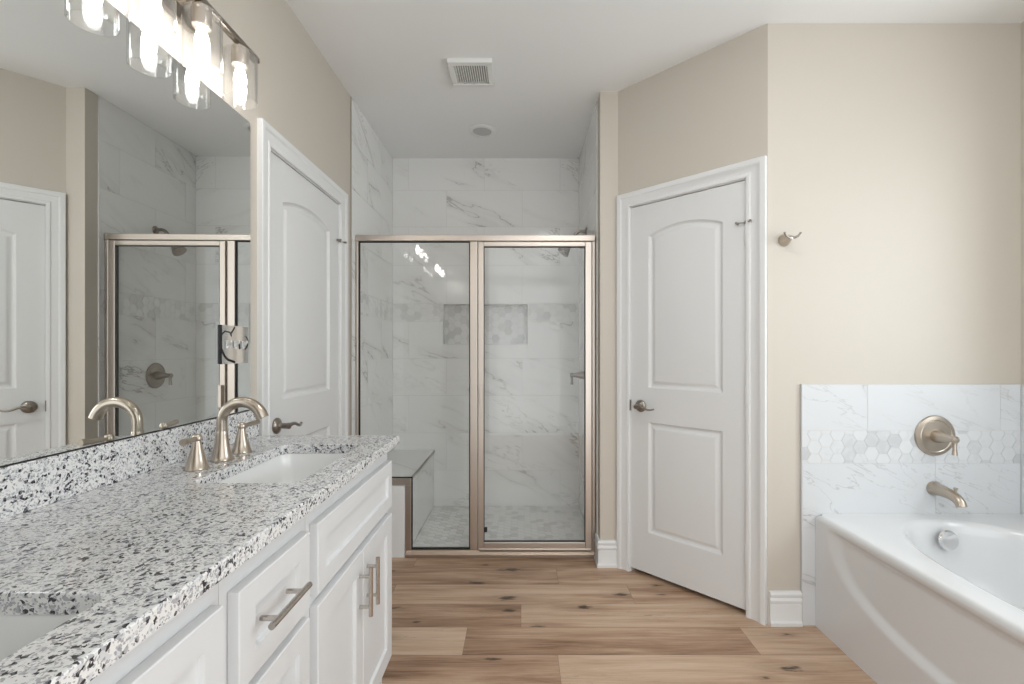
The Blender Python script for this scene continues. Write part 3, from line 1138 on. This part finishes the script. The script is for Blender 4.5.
sink_base(1.073, 1.733, 1.0935, 1.717, 'white shaker sink cabinet under the far sink, two doors with bar pulls')
sink_base(0.0, 0.765, 0.124, 0.746, 'white shaker sink cabinet under the near sink, at the bottom edge')
dc = thing('drawer_cabinet', 'white shaker drawer cabinet between the two sink cabinets', 'cabinet', (-0.75, 0.919, 0))
zs = [(0.6655, 0.8385), (0.412, 0.646), (0.122, 0.392)]
carcass(0.766, 1.072, dc, [(0.80, 1.037, a + 0.014, c - 0.014) for a, c in zs])
for a, c in zs:
    dd = shaker('drawer_front', 0.7875, 1.0505, a, c, dc, 0.048)
    zc = (a + c) / 2 + 0.006
    bar_pull((-0.442, 0.825, zc), (-0.442, 0.974, zc), dd)

# ------------------------------------------------------------------ countertop, backsplash, sinks
CZ0, CZ1 = 0.8985, 0.9275
CX1, CY0, CY1 = -0.4555, -0.02, 1.743
HX0, HX1 = -0.798, -0.541
SINKS = [(1.1235, 1.570), (0.170, 0.6165)]
EZ = 0.003          # eased edge


def outline(e):
    return [(XL + 0.002, CY0), (CX1 - e, CY0), (CX1 - e, CY1 - e), (XL + 0.002, CY1 - e)]


def cutout(a, c, e):
    return round_rect(HX0 - e, HX1 + e, a - e, c + e, 0.028 + e)


ct = MB()
for zz, e in ((CZ1, EZ), (CZ0, 0.0)):
    pts, tris, li, P = triangulated_plate(outline(e), [cutout(a, c, e) for a, c in SINKS], 0, 0, 'xy')
    ct.add([P(p, zz) for p in pts], tris)
for lp in [outline] + [(lambda e, a=a, c=c: cutout(a, c, e)) for a, c in SINKS]:
    ct.loft([[(p[0], p[1], z) for p in lp(e)] for z, e in ((CZ0, 0.0), (CZ1 - EZ, 0.0), (CZ1 - EZ * 0.3, EZ * 0.3), (CZ1, EZ))], True)
tag(ct.build('countertop', M_GRANITE), 'white granite vanity top speckled black, with two sink cutouts', 'countertop')
tag(MB().box(XL + 0.002, XL + 0.022, CY0, CY1, CZ1, 1.0257).build('backsplash', M_GRANITE, bevel=0.002), 'low speckled granite backsplash strip under the mirror', 'backsplash')


def sink(y0, y1, label):
    cx, cy = (HX0 + HX1) / 2, (y0 + y1) / 2
    root = thing('undermount_sink', label, 'sink', (cx, cy, 0.75))
    rings = []
    prof = [(0.022, CZ0 - 0.001), (0.002, CZ0 - 0.001), (0.0, CZ0 - 0.004), (-0.004, CZ0 - 0.05), (-0.010, CZ0 - 0.10), (-0.020, CZ0 - 0.125), (-0.040, CZ0 - 0.138), (-0.085, CZ0 - 0.143)]
    for off, z in prof:
        rr = round_rect(HX0 - off, HX1 + off, y0 - off, y1 + off, max(0.012, 0.034 + off * 0.4), 6)
        rings.append([(p[0], p[1], z) for p in rr])
    rings.append([((p[0] - cx) * 0.12 + cx, (p[1] - cy) * 0.06 + cy, CZ0 - 0.146) for p in [(q[0], q[1]) for q in rings[-1]]])
    o = at(MB().loft(rings, True, False, True).build('basin', M_PORC, smooth=50), root)
    sm = o.modifiers.new('thickness', 'SOLIDIFY')
    sm.thickness, sm.offset = 0.008, -1
    at(MB().lathe([(0, 0), (0.022, 0), (0.022, 0.003), (0.017, 0.005), (0.014, 0.002), (0, 0.002)], (cx, cy, CZ0 - 0.1465), (0, 0, 1)).build('drain', M_NICKEL, smooth=40), root)


sink(*SINKS[0], 'white rectangular undermount sink in front of the nickel faucet')
sink(*SINKS[1], 'white rectangular undermount sink cut by the bottom left corner')

# ------------------------------------------------------------------ faucet at the far sink
FX, FY = -0.871, 1.3525
fa = thing('faucet', 'brushed nickel widespread faucet with arched spout behind far sink', 'faucet', (FX, FY, CZ1))
sp = MB()
sp.lathe([(0.0, 0.0), (0.0295, 0.0), (0.0300, 0.003), (0.0275, 0.006), (0.0255, 0.016), (0.0215, 0.034), (0.0180, 0.054), (0.0160, 0.074), (0.0155, 0.082), (0.0146, 0.085)], (FX + 0.003, FY, CZ1), (0, 0, 1), 36)
pth, rad = [], []
zc, R = 1.042, 0.054
pth.append((FX + 0.003, FY, CZ1 + 0.080))
rad.append(0.0145)
for q in range(20):
    a = PI - q / 19 * math.radians(165)
    pth.append((FX + 0.003 + R + R * math.cos(a) + 0.010 * (q / 19), FY, zc + R * math.sin(a)))
    rad.append(0.0138 + 0.0028 * q / 19)
lastp = Vector(pth[-1])
dirp = (lastp - Vector(pth[-2])).normalized()
pth.append(tuple(lastp + dirp * 0.006))
rad.append(0.0168)
sp.tube(pth, rad, 22)
at(sp.build('spout', M_NICKEL, smooth=45), fa)
for sy in (-1, 1):
    hy = FY + sy * 0.1
    hb = MB().lathe([(0.0, 0.0), (0.0295, 0.0), (0.0298, 0.003), (0.0270, 0.007), (0.0215, 0.026), (0.0150, 0.050), (0.0105, 0.070), (0.0095, 0.076), (0.0125, 0.079), (0.0128, 0.086), (0.0085, 0.093), (0.0, 0.095)], (FX, hy, CZ1), (0, 0, 1), 32)
    hb = at(hb.build('handle', M_NICKEL, smooth=35), fa)
    lv = MB().tube([(FX, hy - sy * 0.008, CZ1 + 0.083), (FX + 0.004, hy + sy * 0.02, CZ1 + 0.083), (FX + 0.012, hy + sy * 0.07, CZ1 + 0.085)], [0.0055, 0.0065, 0.0085], 14)
    under(lv.build('lever', M_NICKEL, smooth=45), hb)

# ------------------------------------------------------------------ mirror and the plate on it
MX = XL + 0.006
mr = MB()
# the glass hangs very slightly out of square: its near end stands a little farther off the wall
MT = math.tan(math.radians(0.8))
mr.prism([(XL + 0.0005, -0.02), (MX + 1.732 * MT, -0.02), (MX, 1.712), (XL + 0.0005, 1.712)], 1.0265, 2.080, 'xy')
mo = mr.build('wall_mirror', [M_MIRROR])
tag(mo, 'large frameless wall mirror above the granite backsplash', 'mirror')
at_edge = MB().prism([(XL + 0.001, -0.02), (MX + 0.001 + 1.732 * MT, -0.02), (MX + 0.001, 1.712), (XL + 0.001, 1.712)], 1.0262, 1.0290, 'xy')
under(at_edge.build('edge_channel', M_DARKEDGE), mo)

MX += 0.0025
PY0, PY1, PZ0, PZ1 = 1.5265, 1.6915, 1.1995, 1.3305
spl = thing('switch_plate', 'mirrored three gang switch plate mounted on the big mirror', 'switch plate', (MX, (PY0 + PY1) / 2, (PZ0 + PZ1) / 2))
at(MB().box(MX - 0.0022, MX + 0.0014, PY0, PY1, PZ0, PZ1).build('plate', mat('plate_mirror', (0.74, 0.75, 0.735), 0.08, 1.0), bevel=0.0004), spl)


def pz(zx, zy, d=0.0018):
    return (MX + d, PY0 + (zx - 180) / 300 * (PY1 - PY0), PZ1 - (zy - 240) / 390 * (PZ1 - PZ0))


st = MB()  # dark reflections in the plate, painted on as thin black strips
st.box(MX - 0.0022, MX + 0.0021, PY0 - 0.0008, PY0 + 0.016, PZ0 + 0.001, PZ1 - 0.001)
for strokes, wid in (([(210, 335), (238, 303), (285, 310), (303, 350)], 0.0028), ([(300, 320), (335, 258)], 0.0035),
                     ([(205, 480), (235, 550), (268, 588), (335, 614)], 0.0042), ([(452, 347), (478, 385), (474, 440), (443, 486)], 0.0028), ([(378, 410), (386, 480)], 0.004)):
    at(MB().tube([pz(*q) for q in strokes], wid, 8, True, 0.25, (1, 0, 0)).build('painted_reflection_streak', M_DARKEDGE), spl)
at(st.build('painted_reflection_band', M_DARKEDGE), spl)
for ty in (1.5645, 1.609, 1.6535):
    tg = MB()
    tg.box(MX + 0.002, MX + 0.0065, ty - 0.0055, ty + 0.0055, 1.252, 1.278)
    tg.prism([(MX + 0.0065, 1.259), (MX + 0.0065, 1.271), (MX + 0.020, 1.279), (MX + 0.020, 1.271)], ty - 0.0042, ty + 0.0042, 'xz')
    at(tg.build('toggle', M_PLASTIC, bevel=0.0006), spl)

# ------------------------------------------------------------------ vanity lights
SXL = -0.914


def vanity_light(yc, label):
    root = thing('vanity_light', label, 'wall light', (XL, yc, 2.25), group='vanity lights over the sinks')
    at(MB().box(XL + 0.001, XL + 0.022, yc - 0.065, yc + 0.065, 2.197, 2.318).build('backplate', M_NICKEL_D, bevel=0.004), root)
    ar = MB()
    ar.box(XL + 0.02, SXL, yc - 0.010, yc + 0.010, 2.240, 2.258)
    at(ar.build('arm', M_NICKEL_D, bevel=0.002), root)
    at(MB().box(SXL - 0.011, SXL + 0.011, yc - 0.277, yc + 0.277, 2.2365, 2.254).build('bar', M_NICKEL_D, bevel=0.002), root)
    for dy in (-0.1815, 0.0, 0.1815):
        cy = yc + dy
        c = MB().lathe([(0.0, 0.0), (0.010, 0.0), (0.010, -0.006), (0.023, -0.008), (0.025, -0.012), (0.025, -0.064), (0.022, -0.068), (0.0, -0.068)], (SXL, cy, 2.2365), (0, 0, 1), 28)
        sk = at(c.build('socket', M_LAMP, smooth=35), root)
        zt, zb, r = 2.215, 2.054, 0.050
        g = MB().lathe([(0.028, zt), (r - 0.006, zt), (r, zt - 0.008), (r, zb), (r - 0.0035, zb), (r - 0.0035, zt - 0.010), (r - 0.008, zt - 0.0035), (0.028, zt - 0.0035), (0.028, zt)], (SXL, cy, 0), (0, 0, 1), 40)
        g.f = [f for f in g.f if len(f) == 4]
        g.mi = g.mi[:len(g.f)]
        under(g.build('glass_shade', M_SHADE, smooth=35), sk)
        bl = MB().lathe([(0.0, -0.068), (0.011, -0.069), (0.012, -0.078), (0.016, -0.092), (0.0185, -0.108), (0.0185, -0.120), (0.0155, -0.134), (0.009, -0.144), (0.0, -0.148)], (SXL, cy, 2.2365), (0, 0, 1), 24)
        under(bl.build('bulb', M_BULB, smooth=60), sk)
    return root


vanity_light(1.335, 'three bulb nickel vanity light with clear glass cylinders above the mirror')
vanity_light(0.393, 'vanity light over the near sink, seen only as reflections in the shower glass')

# ------------------------------------------------------------------ ceiling fittings
ve = thing('exhaust_vent', 'square white slotted exhaust vent in the ceiling', 'vent', (-0.262, 2.485, ZC))
vx0, vx1, vy0, vy1 = -0.378, -0.146, 2.370, 2.600
fr = MB()
z0 = ZC - 0.022
for a0, a1, c0, c1 in ((vx0, vx1, vy0, vy0 + 0.032), (vx0, vx1, vy1 - 0.032, vy1), (vx0, vx0 + 0.032, vy0 + 0.032, vy1 - 0.032), (vx1 - 0.032, vx1, vy0 + 0.032, vy1 - 0.032)):
    fr.box(a0, a1, c0, c1, z0, ZC - 0.0003)
at(fr.build('vent_frame', M_PLASTIC, bevel=0.004, seg=3), ve)
at(MB().box(vx0 + 0.03, vx1 - 0.03, vy0 + 0.03, vy1 - 0.03, ZC - 0.006, ZC - 0.001).build('vent_back', M_VENT), ve)
gr = MB()
n = 14
for i in range(n):
    x = vx0 + 0.032 + (vx1 - vx0 - 0.064) * (i + 0.5) / n
    gr.box(x - 0.0032, x + 0.0032, vy0 + 0.03, vy1 - 0.03, ZC - 0.020, ZC - 0.006)
at(gr.build('vent_grille', M_PLASTIC), ve)

rl = thing('recessed_light', 'round unlit recessed light in the shower ceiling', 'ceiling light', (-0.264, 3.16, ZC))
at(MB().lathe([(0.062, -0.001), (0.090, -0.001), (0.090, -0.005), (0.082, -0.010), (0.066, -0.010), (0.062, -0.004), (0.062, -0.001)], (-0.264, 3.16, ZC), (0, 0, 1), 40).build('trim_ring', M_PLASTIC, smooth=40), rl)
at(MB().lathe([(0.0, -0.0015), (0.0615, -0.0015), (0.0615, -0.006), (0.0, -0.0085)], (-0.264, 3.16, ZC), (0, 0, 1), 40).build('lens', M_LENS, smooth=40), rl)

for lx, ly in ((0.35, 1.0),):  # unseen lamp, added to fill the room with light
    fl = thing('fill_lamp', 'added flat round fill lamp on the ceiling, out of view', 'ceiling light', (lx, ly, ZC))
    at(MB().lathe([(0.150, -0.001), (0.172, -0.001), (0.172, -0.012), (0.164, -0.020), (0.150, -0.020), (0.150, -0.001)], (lx, ly, ZC), (0, 0, 1), 40).build('trim_ring', M_PLASTIC, smooth=40), fl)
    at(MB().lathe([(0.0, -0.002), (0.1495, -0.002), (0.1495, -0.014), (0.0, -0.018)], (lx, ly, ZC), (0, 0, 1), 40).build('lens', M_FILL, smooth=40), fl)

# ------------------------------------------------------------------ robe hook
hk = thing('robe_hook', 'small brushed nickel double robe hook on the pale wall', 'robe hook', (1.194, YT, 1.743))
HO = Vector((1.194, YT, 1.743))
at(MB().lathe([(0, 0), (0.026, 0), (0.027, 0.004), (0.023, 0.014), (0.017, 0.030), (0.0125, 0.044), (0.0095, 0.055), (0.0085, 0.062), (0.0, 0.064)], HO, (0, -1, 0), 28).build('rosette', M_NICKEL, smooth=40), hk)
for sx in (-1, 1):
    q = MB()
    e = HO + Vector((0, -0.056, 0))
    q.tube([e, e + Vector((sx * 0.012, -0.004, -0.001)), e + Vector((sx * 0.026, -0.010, 0.004)), e + Vector((sx * 0.034, -0.013, 0.016))], [0.0062, 0.0055, 0.0045, 0.0042], 12)
    q.lathe([(0.0, -0.005), (0.0042, -0.003), (0.0056, 0.0), (0.0042, 0.004), (0.0, 0.0055)], e + Vector((sx * 0.0345, -0.0132, 0.017)), (0, 0, 1), 12)
    at(q.build('prong', M_NICKEL_D, smooth=50), hk)

# ------------------------------------------------------------------ bathtub
tub = thing('bathtub', 'white alcove bathtub with a curved relief on its apron', 'bathtub', (1.8, 1.34, 0))
UX0, UX1, UY0, UY1, UZ = 1.330, XR - 0.013, 0.580, TYF - 0.001, 0.505
tm = MB()
N = 144
cx, cy, ra, rb = 1.802, 1.335, 0.362, 0.690


def sup(ang, a, b_, n=2.35):
    c, s = math.cos(ang), math.sin(ang)
    r = (abs(c / a) ** n + abs(s / b_) ** n) ** (-1 / n)
    return r * c, r * s


def outer(ang, x0, x1, y0, y1):
    c, s = math.cos(ang), math.sin(ang)
    t = 1e9
    if c > 1e-9:
        t = min(t, (x1 - cx) / c)
    if c < -1e-9:
        t = min(t, (x0 - cx) / c)
    if s > 1e-9:
        t = min(t, (y1 - cy) / s)
    if s < -1e-9:
        t = min(t, (y0 - cy) / s)
    return cx + t * c, cy + t * s


corner = [math.atan2(q - cy, p - cx) for p in (UX0, UX1) for q in (UY0, UY1)]
angs = sorted([2 * PI * k / N - PI for k in range(N)] + corner)
rings = []
er = 0.020
for k_ in range(6):      # rounded front edge of the rim, from the apron up
    a = PI / 2 * k_ / 5
    rings.append([(*outer(t, UX0 + er * (1 - math.cos(a)) , UX1, UY0, UY1), UZ - er + er * math.sin(a)) for t in angs])
prof = [(1.035, 0.0), (1.012, -0.002), (0.992, -0.010), (0.980, -0.024), (0.970, -0.05), (0.955, -0.12), (0.935, -0.20), (0.905, -0.27), (0.85, -0.32), (0.76, -0.35), (0.60, -0.366), (0.30, -0.372), (0.02, -0.374)]
for scl, dz in prof:
    r_ = []
    for t in angs:
        px, py = sup(t, ra, rb)
        sxx = scl
        # the end away from the faucet slopes more gently
        if py < 0:
            syy = 1 - (1 - scl) * (1.0 + 0.9 * min(1, -dz / 0.3) * (1 if scl > 0.7 else 0.3))
        else:
            syy = 1 - (1 - scl) * 0.8 if scl > 0.7 else scl + (1 - scl) * 0.12
        r_.append((cx + px * sxx, cy + py * syy, UZ + dz))
    rings.append(r_)
tm.loft(rings, True, False, True)
# apron with its relief
ny, nz = 150, 70
grid = []
for j in range(nz + 1):
    z = (UZ - er) * j / nz
    for i in range(ny + 1):
        yy = UY0 + (UY1 - UY0) * i / ny
        u = abs(yy - 1.34) / 0.695
        vv = max(0.0, (0.505 - z) / 0.325)
        q = (u ** 2.7 + vv ** 2.7) ** (1 / 2.7)
        s = min(1, max(0, (1.0 - q) / 0.12))
        s = s * s * (3 - 2 * s)
        tt = min(1, max(0, (0.478 - z) / 0.03))
        tt = tt * tt * (3 - 2 * tt)
        grid.append((UX0 + 0.017 * s * tt, yy, z))
fs = []
for j in range(nz):
    for i in range(ny):
        a = j * (ny + 1) + i
        fs.append((a, a + 1, a + ny + 2, a + ny + 1))
tm.add(grid, fs)
# near end of the skirt
tm.add([(UX0, UY0, 0), (UX1, UY0, 0), (UX1, UY0, UZ - er), (UX0, UY0, UZ - er)], [(0, 1, 2, 3)])
at(tm.build('tub_shell', M_ACRYLIC, smooth=50), tub)
ov = MB().lathe([(0, 0), (0.041, 0), (0.042, 0.004), (0.038, 0.010), (0.030, 0.0125), (0.0, 0.013)], (1.815, cy + 0.955 * rb - 0.012, 0.437), (0, -1, 0.12), 36)
at(ov.build('overflow_cover', M_CHROME, smooth=35), tub)

# tub filler and its valve
round_valve('tub_valve', 'large round brushed nickel tub valve on the tile surround', (1.867, TYF, 0.859), (0, -1, 0), 0.182, M_NICKEL, 0.052)
ts = thing('tub_spout', 'brushed nickel tub spout below the round valve', 'tub spout', (1.863, TYF, 0.622))
q = MB()
SP = Vector((1.863, TYF, 0.622))
q.lathe([(0.0, 0.0), (0.032, 0.0), (0.0325, 0.004), (0.030, 0.012), (0.0265, 0.018)], SP, (0, -1, 0), 28)
pp = [(0, -0.015, 0), (0, -0.05, 0.000), (0, -0.085, -0.003), (0, -0.110, -0.011), (0, -0.128, -0.024), (0, -0.136, -0.042)]
q.tube([SP + Vector(p) for p in pp], [0.0268, 0.0245, 0.0225, 0.0212, 0.0198, 0.0190], 22)
at(q.build('spout_body', M_NICKEL, smooth=50), ts)
at(MB().lathe([(0, 0), (0.0045, 0), (0.0045, 0.014), (0.0085, 0.022), (0.0085, 0.026), (0, 0.028)], SP + Vector((0, -0.108, 0.006)), (0, 0, 1), 16).build('diverter_knob', M_NICKEL, smooth=40), ts)

SC.cycles.max_bounces = 16
SC.cycles.transparent_max_bounces = 16
SC.cycles.caustics_reflective = False
SC.cycles.caustics_refractive = False
SC.cycles.sample_clamp_indirect = 6
